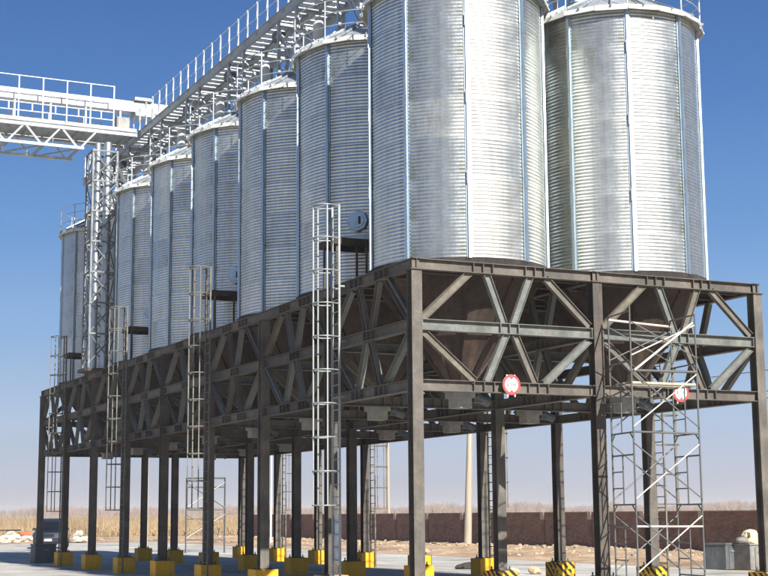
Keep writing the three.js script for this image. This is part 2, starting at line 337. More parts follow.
const hopGeo = memo('hop', () => { const g = new THREE.LatheGeometry([[0.2, -2.72], [0.3, -2.72], [0.3, -2.6], [2.1, -0.05], [2.12, 0.02], [2.0, 0.02]].map(([x, y]) => new THREE.Vector2(x, y)), 32); const p = g.attributes.position, uv = g.attributes.uv; for (let i = 0; i < p.count; i++) uv.setXY(i, Math.atan2(p.getX(i), p.getZ(i)) * 1.5, p.getY(i)); return g; });
const railG = r => memo('rail' + r, () => { const g = new THREE.TorusGeometry(r, 0.016, 4, 36); g.rotateX(Math.PI / 2); return g; });
const ordinal = ['first', 'second', 'third', 'fourth', 'fifth', 'sixth', 'seventh', 'last'];
function silo(i, k) {
  const label = i === 0 ? (k === 0 ? 'sunlit corrugated galvanised silo at the near corner, largest in view' : k === 7 ? 'shaded galvanised silo at the far left end, left of the lattice tower' : `shaded corrugated galvanised silo, ${ordinal[k]} from the near end of the left row`)
    : k === 0 ? 'sunlit corrugated galvanised silo on the right, above the scaffold tower' : `galvanised silo, ${ordinal[k]} from the near end of the mostly hidden right row`;
  const g = thing('grain_silo', label, 'silo', P((i + 0.5) * LU, H_TOP, (k + 0.5) * LV), 'silos standing in two rows on the platform');
  const near = k === 0 || (i === 0 && k < 3), a0 = (i === 0 ? 21 : 25) + (k % 3 - (k ? 1 : 0)) * 1.5, y0 = BASE - H_TOP;
  part('base_ring', ringGeo, M.ringDark, g, new THREE.Vector3(0, 0.001, 0));
  const sg = sheetGeo(near ? 6 : 4, near ? 9 : 6);
  for (let j = 0; j < NP; j++) {
    const th = -THREE.MathUtils.degToRad(a0) + DA * (j + 0.5), colTone = Math.floor(rnd() * 4);
    for (let r = 0; r < RINGS; r++) part('wall_sheet', sg, M['sheet' + (rnd() < 0.7 ? colTone : Math.floor(rnd() * 4))], g, new THREE.Vector3(0, y0 + r * RH, 0), th);
    const ts = th - DA / 2, st = part('stiffener', stiffGeo, M.stiff, g, new THREE.Vector3(Math.sin(ts) * (R + 0.004), y0 - 0.02, Math.cos(ts) * (R + 0.004)), ts);
    part('eave_trim', trimGeo, M.eave, g, new THREE.Vector3(0, TOP - H_TOP + 0.0, 0), th);
    part('railing_post', cyl(0.022, 0.022, 1.1, 6), M.galv, g, new THREE.Vector3(Math.sin(ts) * 2.3, TOP - H_TOP + 0.6, Math.cos(ts) * 2.3));
  }
  part('roof', roofGeo, M.galvDull, g, new THREE.Vector3(0, TOP - H_TOP, 0), -THREE.MathUtils.degToRad(a0));
  for (const h of [0.42, 0.78, 1.14]) part('railing', railG(2.3), M.galv, g, new THREE.Vector3(0, TOP - H_TOP + h, 0));
  const hp0 = part('hopper', hopGeo, M.hopper, g);
  for (let n = 0; n < 10; n++) { const a = n * Math.PI / 5 + 0.2, d = new THREE.Vector3(Math.sin(a), 0, Math.cos(a)); span('rib', l => bGeo(0.012, 0.07, l), M.hopper, hp0, d.clone().multiplyScalar(0.34).setY(-2.55), d.clone().multiplyScalar(2.08).setY(-0.1), d); }
  part('seam_band', memo('seam', () => latheG([[1.13, -1.49], [1.16, -1.49], [1.2, -1.4], [1.17, -1.4]], 32)), M.hopper, hp0);
  // slide gate under the hopper with its drive
  const gy = 4.75 - H_TOP, gt = part('gate', memo('gate', () => boxUV(mergeGeometries([tbox(0.54, 0.16, 0.54, 0, 0.12, 0), tbox(0.42, 0.24, 0.42, 0, -0.08, 0), tbox(0.62, 0.03, 0.62, 0, 0.215, 0)]))), M.gate, g, new THREE.Vector3(0, gy, 0));
  part('drive', memo('drive', () => { const c = new THREE.CylinderGeometry(0.12, 0.12, 0.4, 12); c.rotateZ(Math.PI / 2 - 0.35); c.translate(0.55, 0.02, 0.1); return boxUV(mergeGeometries([c.toNonIndexed(), tbox(0.2, 0.16, 0.2, 0.38, 0.02, 0.1)])); }), M.motor, gt);
  if (i === 0 && k % 2 === 1) { // inspection hatch beside the ladder landing
    const al = -THREE.MathUtils.degToRad(38), hp = part('hatch', memo('hatch', () => { const c = new THREE.CylinderGeometry(0.27, 0.3, 0.12, 8); c.rotateX(Math.PI / 2); const d = new THREE.CylinderGeometry(0.2, 0.2, 0.05, 8); d.rotateX(Math.PI / 2); d.translate(0, 0, 0.08); return boxUV(mergeGeometries([c.toNonIndexed(), d.toNonIndexed()])); }), M.stiff, g, new THREE.Vector3(Math.sin(al) * 2.23, 9.62 - H_TOP, Math.cos(al) * 2.23), al);
    part('hatch_handle', box(0.05, 0.2, 0.04), M.rust, hp, new THREE.Vector3(0.08, 0, 0.12));
  }
  return g;
}
for (let i = 0; i < 2; i++) for (let k = 0; k < NB; k++) silo(i, k);

// ---------------------------------------------------------------- catwalks above the two rows
function catwalk(i, label) {
  const c = (i + 0.5) * LU, u0 = c - 0.8, u1 = c + 0.8, v0 = -0.4, v1 = 37.7, h = 17.6;
  const g = thing('conveyor_catwalk', label, 'catwalk', P(c, TOP, 0), 'catwalks above the silo rows');
  const o = (u, y, v) => P(u - c, y - TOP, v);
  for (const u of [u0, u1]) {
    span('stringer', l => iGeo(0.12, 0.3, l, 0.02, 0.016), M.galvDull, g, o(u, h, v0), o(u, h, v1));
    for (const dh of [0.62, 1.12]) tube('railing', 0.014, M.galv, g, o(u, h + dh, v0), o(u, h + dh, v1), 5);
    for (let v = v0 + 0.1; v < v1; v += 0.92) part('railing_post', box(0.05, 1.0, 0.05), M.whitePaint, g, o(u, h + 0.65, v));
  }
  span('centre_beam', l => iGeo(0.1, 0.2, l, 0.014, 0.012), M.galvDull, g, o(c, h - 0.04, v0), o(c, h - 0.04, v1));
  for (let v = v0 + 0.2, n = 0; v < v1; v += 0.46, n++) part('deck_plank', box(1.47, 0.03, 0.3), M.deckPanel, g, o(c, h + 0.08, v));
  for (let k = 0; k < NB; k++) {
    for (const dv of [-0.75, 0.75]) {
      const v = (k + 0.5) * LV + dv;
      for (const u of [u0 + 0.02, u1 - 0.02]) part('trestle_leg', box(0.1, 17.45 - 15.05, 0.1), M.galvDull, g, o(u, (17.45 + 15.05) / 2, v));
      span('cross_beam', l => bGeo(0.1, 0.14, l), M.galvDull, g, o(u0, 17.37, v), o(u1, 17.37, v));
      tube('trestle_brace', 0.03, M.galv, g, o(u0, 15.3, v), o(u1, 17.2, v), 5); tube('trestle_brace', 0.03, M.galv, g, o(u1, 15.3, v + 0.04), o(u0, 17.2, v + 0.04), 5);
    }
    for (const u of [u0, u1]) tube('trestle_brace', 0.03, M.galv, g, o(u, 15.4, (k + 0.5) * LV - 0.75), o(u, 17.2, (k + 0.5) * LV + 0.75), 5);
    const sp = part('feed_spout', memo('spout', () => latheG([[0.0, 1.6], [0.17, 1.6], [0.17, 0.25], [0.28, 0.2], [0.28, 0.1], [0.0, 0.1]], 14)), M.whitePaint, g, o(c + 0.25, 15.75, (k + 0.5) * LV));
    part('gearbox', chamfer(0.34, 0.3, 0.42, 0.04), M.motor, g, o(c - 0.45, 17.25, (k + 0.5) * LV + 1.6));
    span('roof_steps', l => chGeo(0.4, 0.08, l), M.galv, g, o(c - 1.9, TOP + 0.42, (k + 0.5) * LV + 0.95), o(c - 0.5, TOP + 1.2, (k + 0.5) * LV + 0.75));
  }
  return g;
}
catwalk(0, 'long galvanised catwalk with white railing posts running over the left silo row');
catwalk(1, 'galvanised catwalk over the right silo row, glimpsed behind the left one');

// ---------------------------------------------------------------- conveyor bridge coming in from the left
{
  const vN = 28.05, vF = 30.1, uE = 1.45, uW = -26, h = 17.55;
  const g = thing('conveyor_bridge', 'white lattice bridge with railings reaching the silos from the left edge', 'bridge', P(0, H_TOP, 29));
  const o = (u, y, v) => P(u, y - H_TOP, v - 29);
  for (const v of [vN, vF]) {
    span('top_chord', l => iGeo(0.14, 0.2, l, 0.02, 0.02), M.whitePaint, g, o(uW, h, v), o(uE, h, v));
    span('bottom_chord', l => bGeo(0.11, 0.11, l), M.whitePaint, g, o(uW, 16.75, v), o(-0.75, 16.75, v));
    for (let n = 0; ; n++) {
      const ub = -0.95 - n * 1.46; if (ub < uW + 1.5) break;
      span('diagonal', l => bGeo(0.07, 0.07, l), M.whitePaint, g, o(ub + 0.1, 16.8, v), o(ub + 0.66, h - 0.1, v));
      span('diagonal', l => bGeo(0.07, 0.07, l), M.whitePaint, g, o(ub - 0.1, 16.8, v), o(ub - 0.66, h - 0.1, v));
      if (v === vN) { span('cross_tie', l => bGeo(0.06, 0.06, l), M.galvDull, g, o(ub, 16.75, vN), o(ub, 16.75, vF)); span('cross_tie', l => bGeo(0.05, 0.05, l), M.galvDull, g, o(ub, 16.72, vN), o(ub - 1.4, 16.72, vF)); }
    }
    for (const dh of [0.5, 0.83, 1.93]) tube('railing', 0.024, M.whitePaint, g, o(uW, h + dh, v), o(0.45, h + dh, v));
    for (let u = 0.45; u > uW; u -= 0.965) part('railing_post', box(0.05, 1.86, 0.05), M.whitePaint, g, o(u, h + 1.02, v));
    part('toe_board', box(uE - uW, 0.14, 0.012), M.whitePaint, g, o((uE + uW) / 2, h + 0.19, v + (v === vN ? 0.09 : -0.09)));
  }
  for (let u = uE - 0.5; u > uW + 0.5; u -= 1.0) part('deck_plate', box(0.985, 0.02, vF - vN - 0.16), M.galvDull, g, o(u, h + 0.06, (vN + vF) / 2));
  for (let u = uE - 0.3; u > uW; u -= 2.0) span('floor_beam', l => bGeo(0.08, 0.12, l), M.galvDull, g, o(u, h - 0.03, vN + 0.02), o(u, h - 0.03, vF - 0.02));
  // far support bent, out of the frame
  for (const v of [vN, vF]) part('support_leg', box(0.3, 16.7, 0.3), M.galvDull, g, o(-20, 8.35, v));

  const cv = thing('belt_conveyor', 'white enclosed belt conveyor lying along the lattice bridge', 'conveyor', P(0, 17.62, 29.1));
  const sh = new THREE.Shape(); sh.moveTo(-0.28, 0); sh.lineTo(0.28, 0); sh.lineTo(0.28, 0.24); sh.absarc(0, 0.24, 0.28, 0, Math.PI); sh.closePath();
  for (let n = 0; n < 10; n++) { const L = 2.9; const cg2 = memo('casing', () => { const c = new THREE.ExtrudeGeometry(sh, { depth: L, bevelEnabled: false, curveSegments: 8 }); c.rotateY(-Math.PI / 2); return boxUV(c); });
    part('casing', cg2, M.whitePaint, cv, new THREE.Vector3(3.3 - n * (L + 0.02), 1.12, 0)); part('joint_band', box(0.05, 0.46, 0.6), M.whitePaint, cv, new THREE.Vector3(3.29 - n * (L + 0.02), 1.34, 0)); }
  for (let u = 2.4; u > -25; u -= 1.45) for (const s of [-1, 1]) part('support_post', box(0.07, 1.12, 0.05), M.whitePaint, cv, new THREE.Vector3(u, 0.56, s * 0.22));
  part('drive_hood', chamfer(0.55, 0.62, 0.5, 0.05), M.gate, cv, new THREE.Vector3(0.9, 0.35, 0.7));
  part('inlet_frame', box(0.7, 0.16, 0.8), M.galvDull, cv, new THREE.Vector3(1.9, 1.02, 0));
  part('inlet_frame', box(0.75, 0.12, 0.75), M.galvDull, cv, new THREE.Vector3(1.9, 1.68, 0));
}
// ---------------------------------------------------------------- lattice tower with elevator legs
{
  const g = thing('elevator_tower', 'narrow lattice tower with two vertical ducts under the bridge end', 'tower', P(0.05, H_TOP, 28.2));
  const X = [-0.48, 0.5], Z = [-0.5, 0.5], top = 16.68 - H_TOP;
  for (const x of X) for (const z of Z) span('leg', l => bGeo(0.075, 0.075, l), M.towerSteel, g, new THREE.Vector3(x, 0.12, z), new THREE.Vector3(x, top, z));
  for (let n = 0; n < 7; n++) {
    const y0 = 0.3 + n * 1.24, y1 = y0 + 1.16;
    for (const z of Z) { tube('brace', 0.028, M.towerSteel, g, new THREE.Vector3(X[0], y0, z), new THREE.Vector3(X[1], y1, z), 5); tube('brace', 0.028, M.towerSteel, g, new THREE.Vector3(X[1], y0, z + 0.05), new THREE.Vector3(X[0], y1, z + 0.05), 5); span('rail', l => bGeo(0.06, 0.06, l), M.towerSteel, g, new THREE.Vector3(X[0], y1 + 0.04, z), new THREE.Vector3(X[1], y1 + 0.04, z)); }
    for (const x of X) { tube('brace', 0.028, M.towerSteel, g, new THREE.Vector3(x, y0, Z[n % 2]), new THREE.Vector3(x, y1, Z[1 - n % 2]), 5); span('rail', l => bGeo(0.06, 0.06, l), M.towerSteel, g, new THREE.Vector3(x, y1 + 0.04, Z[0]), new THREE.Vector3(x, y1 + 0.04, Z[1])); }
  }
  part('base_frame', box(1.3, 0.12, 1.2), M.steelB, g, new THREE.Vector3(0, 0.06, 0));
  part('duct', cyl(0.16, 0.16, top + 0.3, 16), M.pipe, g, new THREE.Vector3(0.2, 0.1 + (top + 0.3) / 2, 0.15));
  part('duct', cyl(0.13, 0.13, top + 0.3, 16), M.pipe, g, new THREE.Vector3(-0.14, 0.1 + (top + 0.3) / 2, -0.1));
  for (let n = 0; n < 6; n++) part('duct_flange', cyl(0.2, 0.2, 0.05, 16), M.galvDull, g, new THREE.Vector3(0.2, 1.2 + n * 1.4, 0.15));
  const down = span('spout', l => tGeo(0.13, l, 12), M.towerSteel, g, new THREE.Vector3(0.45, 8.6, 0.1), new THREE.Vector3(1.5, 7.3, -0.6));
}

// ---------------------------------------------------------------- caged ladders and landings
function ladder(side, v, label, guard) {          // side -1 on the left face, +1 on the right face
  const u0 = side < 0 ? -0.25 : 2 * LU + 0.25, g = thing('caged_ladder', label, 'ladder', P(u0, 0, v), 'caged ladders up to the platform');
  const top = 9.62, cc = 0.28, LM = guard ? M.ladderSteel : M.ladderDark;
  const at = (du, y, dv) => new THREE.Vector3(side * du, y, -dv);
  for (const dv of [-0.21, 0.21]) span('rail', l => bGeo(0.05, 0.035, l), LM, g, at(0, 0.02, dv), at(0, top, dv));
  for (let y = 0.35; y < top; y += 0.3) tube('rung', 0.014, LM, g, at(0, y, -0.2), at(0, y, 0.2), 5);
  const hoop = memo('hoop', () => { const pts = []; for (let i = 0; i <= 16; i++) { const a = -2.25 + 4.5 * i / 16; pts.push(new THREE.Vector3(cc + 0.02 + 0.3 * Math.cos(a), 0, 0.3 * Math.sin(a))); } pts.unshift(new THREE.Vector3(0, 0, -0.22)); pts.push(new THREE.Vector3(0, 0, 0.22)); return new THREE.TubeGeometry(new THREE.CatmullRomCurve3(pts), 24, 0.018, 5); });
  for (let y = 2.25; y < top + 0.1; y += 0.815) { const m = part('hoop', hoop, LM, g, at(0, y, 0)); if (side < 0) m.rotation.y = Math.PI; }
  for (const a of [-1.4, 0, 1.4]) { const x = cc + 0.02 + 0.3 * Math.cos(a), z = 0.3 * Math.sin(a); span('strap', l => bGeo(0.035, 0.012, l), LM, g, at(x, 2.24, z), at(x, 2.25 + 0.815 * 9, z)); }
  for (const y of [H_LOW, H_MID, H_TOP - 0.12]) for (const dv of [-0.21, 0.21]) span('bracket', l => bGeo(0.04, 0.04, l), LM, g, at(0, y, dv), at(-0.15, y, dv));
  if (guard) part('guard_plate', box(0.02, 1.15, 0.36), M.whitePaint, g, at(-0.04, 1.45, 0));
}
const lv = [3.8, 13.6, 23.0, 32.5], lo = ['nearest of the four', 'second from the near corner', 'third from the near corner', 'farthest of the four'];
lv.forEach((v, n) => ladder(-1, v, `caged steel ladder on the shaded left face, ${lo[n]}`, n === 0));
[4.55, 13.9, 23.3, 32.7].forEach((v, n) => ladder(1, v, `caged ladder on the far right face seen under the platform, ${lo[n]}`, false));
lv.forEach((v0, n) => {
  const v = (2 * n + 1) * LV, g = thing('access_landing', `small brown landing in the gap between silos, beside the ${['nearest', 'second', 'third', 'farthest'][n]} left-face ladder`, 'landing', P(0.45, H_TOP, v), 'landings at the ladder heads');
  for (const [x, z] of [[-0.45, 0.4], [-0.45, -0.4], [0.42, 0.3], [0.42, -0.3]]) part('leg', box(0.05, 1.2, 0.05), M.steelB, g, new THREE.Vector3(x, 0.6, z));
  part('floor', box(1.3, 0.03, 1.0), M.rust, g, new THREE.Vector3(0.08, 1.215, 0));
  for (const z of [0.475, -0.475]) part('edge_beam', box(1.3, 0.14, 0.05), M.rust, g, new THREE.Vector3(0.08, 1.13, z));
  for (const x of [-0.545, 0.705]) part('edge_beam', box(0.05, 0.14, 0.9), M.rust, g, new THREE.Vector3(x, 1.13, 0));
});

// ---------------------------------------------------------------- height limit signs on the lower beam
{
  const cv = document.createElement('canvas'); cv.width = cv.height = 256; const x = cv.getContext('2d');
  x.fillStyle = '#d0463f'; x.fillRect(0, 0, 256, 256);
  x.fillStyle = '#f2efee'; x.beginPath(); x.arc(128, 128, 96, 0, 7); x.fill();
  x.fillStyle = '#8c2a20'; x.beginPath(); x.moveTo(98, 34); x.lineTo(158, 34); x.lineTo(128, 66); x.closePath(); x.fill(); x.beginPath(); x.moveTo(98, 222); x.lineTo(158, 222); x.lineTo(128, 190); x.closePath(); x.fill();
  x.fillStyle = '#2c2c30'; x.font = 'bold 66px sans-serif'; x.textAlign = 'center'; x.textBaseline = 'middle'; x.fillText('4.5m', 128, 130);
  const t = new THREE.CanvasTexture(cv); t.colorSpace = THREE.SRGBColorSpace;
  const face = new THREE.MeshStandardMaterial({ map: t, roughness: 0.45 });
  const sg = (u, h, tilt, label) => {
    const g = thing('height_limit_sign', label, 'sign', P(u, h, -0.2), 'round height limit signs');
    g.rotation.z = tilt;
    const d = new THREE.CylinderGeometry(0.232, 0.232, 0.012, 40); d.rotateX(Math.PI / 2); part('plate', d, M.galvDull, g);
    const f = new THREE.CircleGeometry(0.23, 40); part('face', f, face, g, new THREE.Vector3(0, 0, 0.009));
    for (const s of [-0.1, 0.1]) part('bracket', box(0.035, 0.5, 0.03), M.whitePaint, g, new THREE.Vector3(s, -0.02, -0.03));
    part('clamp', box(0.26, 0.04, 0.07), M.galvDull, g, new THREE.Vector3(0, 0.0, -0.07));
  };
  sg(2.34, 4.91, 0, 'round red and white height limit sign between corner and middle columns');
  sg(7.05, 4.87, 0.05, 'round red and white height limit sign behind the tall scaffold');
}

// ---------------------------------------------------------------- frame scaffolds
function scaffold(name, label, posts, tiers, opt = {}, ledgers = false) {
  // posts: [frontL, backL, frontR, backR] ground points; tiers: heights of the frame tops
  const g = thing(name, label, 'scaffold', posts[0].clone().setY(0), 'tube frame scaffolds');
  const o = posts.map(p => p.clone().sub(g.position)), r = opt.r ?? 0.022;
  const at = (i, y) => o[i].clone().setY(y), top = tiers[tiers.length - 1];
  for (let i = 0; i < 4; i++) { tube('post', r, M.scaffold, g, at(i, 0.02), at(i, top + (i === 0 ? opt.extra ?? 0.02 : 0.02)), 7); part('foot_plate', box(0.14, 0.015, 0.14), M.scaffold, g, at(i, 0.01)); }
  tiers.forEach((t, n) => {
    const b = n ? tiers[n - 1] : 0;
    for (const [f, k] of [[0, 1], [2, 3]]) {
      const A = at(f, 0), B = at(k, 0), L = (s, y) => A.clone().lerp(B, s).setY(y);
      tube('frame_bar', r * 0.9, M.scaffold, g, L(0, t), L(1, t));
      if (t - b > 1.3) {
        tube('frame_bar', r * 0.9, M.scaffold, g, L(0, t - 0.5), L(1, t - 0.5));
        tube('inner_post', r * 0.8, M.scaffold, g, L(0.52, b), L(0.52, t - 0.5));
        for (const y of [t - 0.87, t - 1.24]) tube('step', r * 0.7, M.scaffold, g, L(0.52, y), L(1, y));
        tube('knee', r * 0.7, M.scaffold, g, L(0, t - 0.16), L(0.16, t)); tube('knee', r * 0.7, M.scaffold, g, L(1, t - 0.16), L(0.84, t));
      }
    }
    if (ledgers) for (const [a, c] of [[0, 2], [1, 3]]) { tube('ledger', r * 0.9, M.scaffold, g, at(a, t), at(c, t)); if (t - b > 1.3) tube('ledger', r * 0.7, M.scaffold, g, at(a, t - 0.5), at(c, t - 0.5)); }
    if (t - b > 0.9) for (const [a, c] of [[0, 2], [1, 3]]) {
      tube('cross_brace', r * 0.75, a === 0 ? M.scaffoldBrace : M.scaffold, g, at(a, b + 0.12), at(c, t - 0.25));
      tube('cross_brace', r * 0.75, M.scaffold, g, at(c, b + 0.12).add(new THREE.Vector3(0, 0, 0.03)), at(a, t - 0.25).add(new THREE.Vector3(0, 0, 0.03)));
    }
  });
  return { g, at };
}
{
  const s = scaffold('scaffold_tower', 'tall tube scaffold tower standing before the right bay of the platform', [P(4.68, 0, -1.55), P(4.9, 0, -0.38), P(6.5, 0, -1.55), P(6.68, 0, -0.38)], [0.59, 2.2, 3.81, 5.42, 6.56], { extra: 0.12 });
  tube('ledger', 0.024, M.scaffoldBrace, s.g, s.at(0, 1.72), s.at(2, 1.7));
  tube('ledger', 0.024, M.scaffold, s.g, s.at(0, 3.82), s.at(2, 3.8));
  tube('ledger', 0.03, M.scaffoldBrace, s.g, s.at(1, 6.5), s.at(3, 6.42)); tube('ledger', 0.03, M.scaffold, s.g, s.at(0, 5.2), s.at(2, 5.22));
  for (const [y, n] of [[4.93, 0], [4.94, 1]]) { const a = s.at(0, y).lerp(s.at(1, y), 0.14 + 0.42 * n), b = s.at(2, y).lerp(s.at(3, y), 0.14 + 0.42 * n); span('plank', l => bGeo(0.3, 0.05, l), M.plank, s.g, a, b); }
  span('loose_bar', l => tGeo(0.028, l), M.scaffoldBrace, s.g, s.at(0, 5.2).add(new THREE.Vector3(0.05, 0, 0.05)), s.at(2, 6.35).add(new THREE.Vector3(-0.1, 0, 0.05)));
  scaffold('scaffold_tower', 'low two-tier tube scaffold standing far off beyond the platform on the left', [P(10.5, 0, 49), P(11.0, 0, 50.6), P(12.5, 0, 48.3), P(13.0, 0, 49.8)], [0.7, 2.35, 4.1], { r: 0.035 }, true);
}

// ---------------------------------------------------------------- boundary wall
{
  const uW = 30.4, n0 = -3, n1 = 13, hW = 2.12;
  const g = thing('boundary_wall', 'long dark brown boundary wall with pale pilaster tops behind the yard', 'wall', P(uW, 0, 29.2));
  for (let n = n0; n < n1; n++) {
    const v = n * 4.87 + 2.435;
    part('wall_panel', box(0.24, hW, 4.5), M.wall, g, new THREE.Vector3(0, hW / 2 - 0.1, -v));
    part('coping', box(0.34, 0.06, 4.5), M.wallCap, g, new THREE.Vector3(0, hW - 0.07, -v));
  }
  for (let n = n0; n <= n1; n++) {
    const p = part('pilaster', box(0.36, hW + 0.02, 0.366), M.wall, g, new THREE.Vector3(0, hW / 2 - 0.09, -n * 4.87));
    part('pilaster_cap', box(0.4, 0.42, 0.372), M.pilasterCap, p, new THREE.Vector3(0, hW / 2 - 0.16, 0));
  }
}

// ---------------------------------------------------------------- poles and wires
{
  const pole = (name, label, base, top, r0, r1, mat) => { const L = top.distanceTo(base); const g = thing(name, label, 'pole', base); g.quaternion.setFromUnitVectors(new THREE.Vector3(0, 1, 0), top.clone().sub(base).normalize()); return [g, L, r0, r1, mat]; };
  let [g, L] = pole('utility_pole', 'tapered pale concrete utility pole leaning slightly before the boundary wall', P(29, -0.2, 50.6), P(29.35, 9.6, 50.5));
  part('shaft', cyl(0.25, 0.15, L, 14), M.poleConcrete, g, new THREE.Vector3(0, L / 2, 0));
  part('crossarm', box(1.5, 0.09, 0.09), M.galvDull, g, new THREE.Vector3(0, L - 0.35, 0.16)); for (const s of [-0.6, 0, 0.6]) part('insulator', cyl(0.05, 0.03, 0.16, 8), M.whitePaint, g, new THREE.Vector3(s, L - 0.23, 0.16));
  [g, L] = pole('flag_pole', 'thin white pole far off, seen between the left columns', P(22.8, 0, 68), P(22.85, 9, 68));
  part('shaft', cyl(0.08, 0.06, L, 10), M.whitePaint, g, new THREE.Vector3(0, L / 2, 0)); part('base_flange', cyl(0.2, 0.2, 0.05, 10), M.whitePaint, g, new THREE.Vector3(0, 0.02, 0));
  [g, L] = pole('pipe_post', 'white pipe post with a blue lower section on the footing of a rear column', P(9.83, 0.57, 14.22), P(9.83, 4.7, 14.22));
  part('shaft', cyl(0.055, 0.055, L - 0.85, 10), M.whitePaint, g, new THREE.Vector3(0, 0.85 + (L - 0.85) / 2, 0)); part('lower_shaft', cyl(0.075, 0.075, 0.85, 10), M.blue, g, new THREE.Vector3(0, 0.425, 0)); 
  [g, L] = pole('pipe_post', 'pale yellowish post far off between two left columns', P(13.2, 0, 66), P(13.2, 8, 66));
  part('shaft', cyl(0.11, 0.09, L, 10), M.tan, g, new THREE.Vector3(0, L / 2, 0)); part('band', cyl(0.13, 0.13, 0.12, 10), M.galvDull, g, new THREE.Vector3(0, 2.2, 0));
  const wire = (a, b, sag, label) => { const m = a.clone().lerp(b, 0.5); m.y -= sag * 2; const c = new THREE.QuadraticBezierCurve3(a, m, b); solo('overhead_wire', new THREE.TubeGeometry(c, 40, 0.022, 4), M.wire, label, 'wire', undefined, 'overhead wires beyond the wall'); };
  wire(P(45, 10.7, -30), P(45, 11.2, 95), 0.4, 'upper overhead wire crossing the sky at the right edge');
  wire(P(45, 9.45, -30), P(45, 9.9, 95), 0.4, 'middle overhead wire crossing the sky at the right edge');
  wire(P(45, 9.0, -30), P(45, 9.5, 95), 0.4, 'lowest overhead wire crossing the sky at the right edge');
  [['wooden utility pole out of frame carrying the wires, near one', -30], ['wooden utility pole behind the platform carrying the wires, far one', 95]].forEach(([l, v]) => { const [gg, LL] = pole('utility_pole', l, P(45, -0.2, v), P(45, 11.6, v)); part('shaft', cyl(0.17, 0.11, LL, 10), M.poleConcrete, gg, new THREE.Vector3(0, LL / 2, 0)); part('crossarm', box(1.2, 0.1, 0.1), M.galvDull, gg, new THREE.Vector3(0, LL - 0.6, 0)); });
}

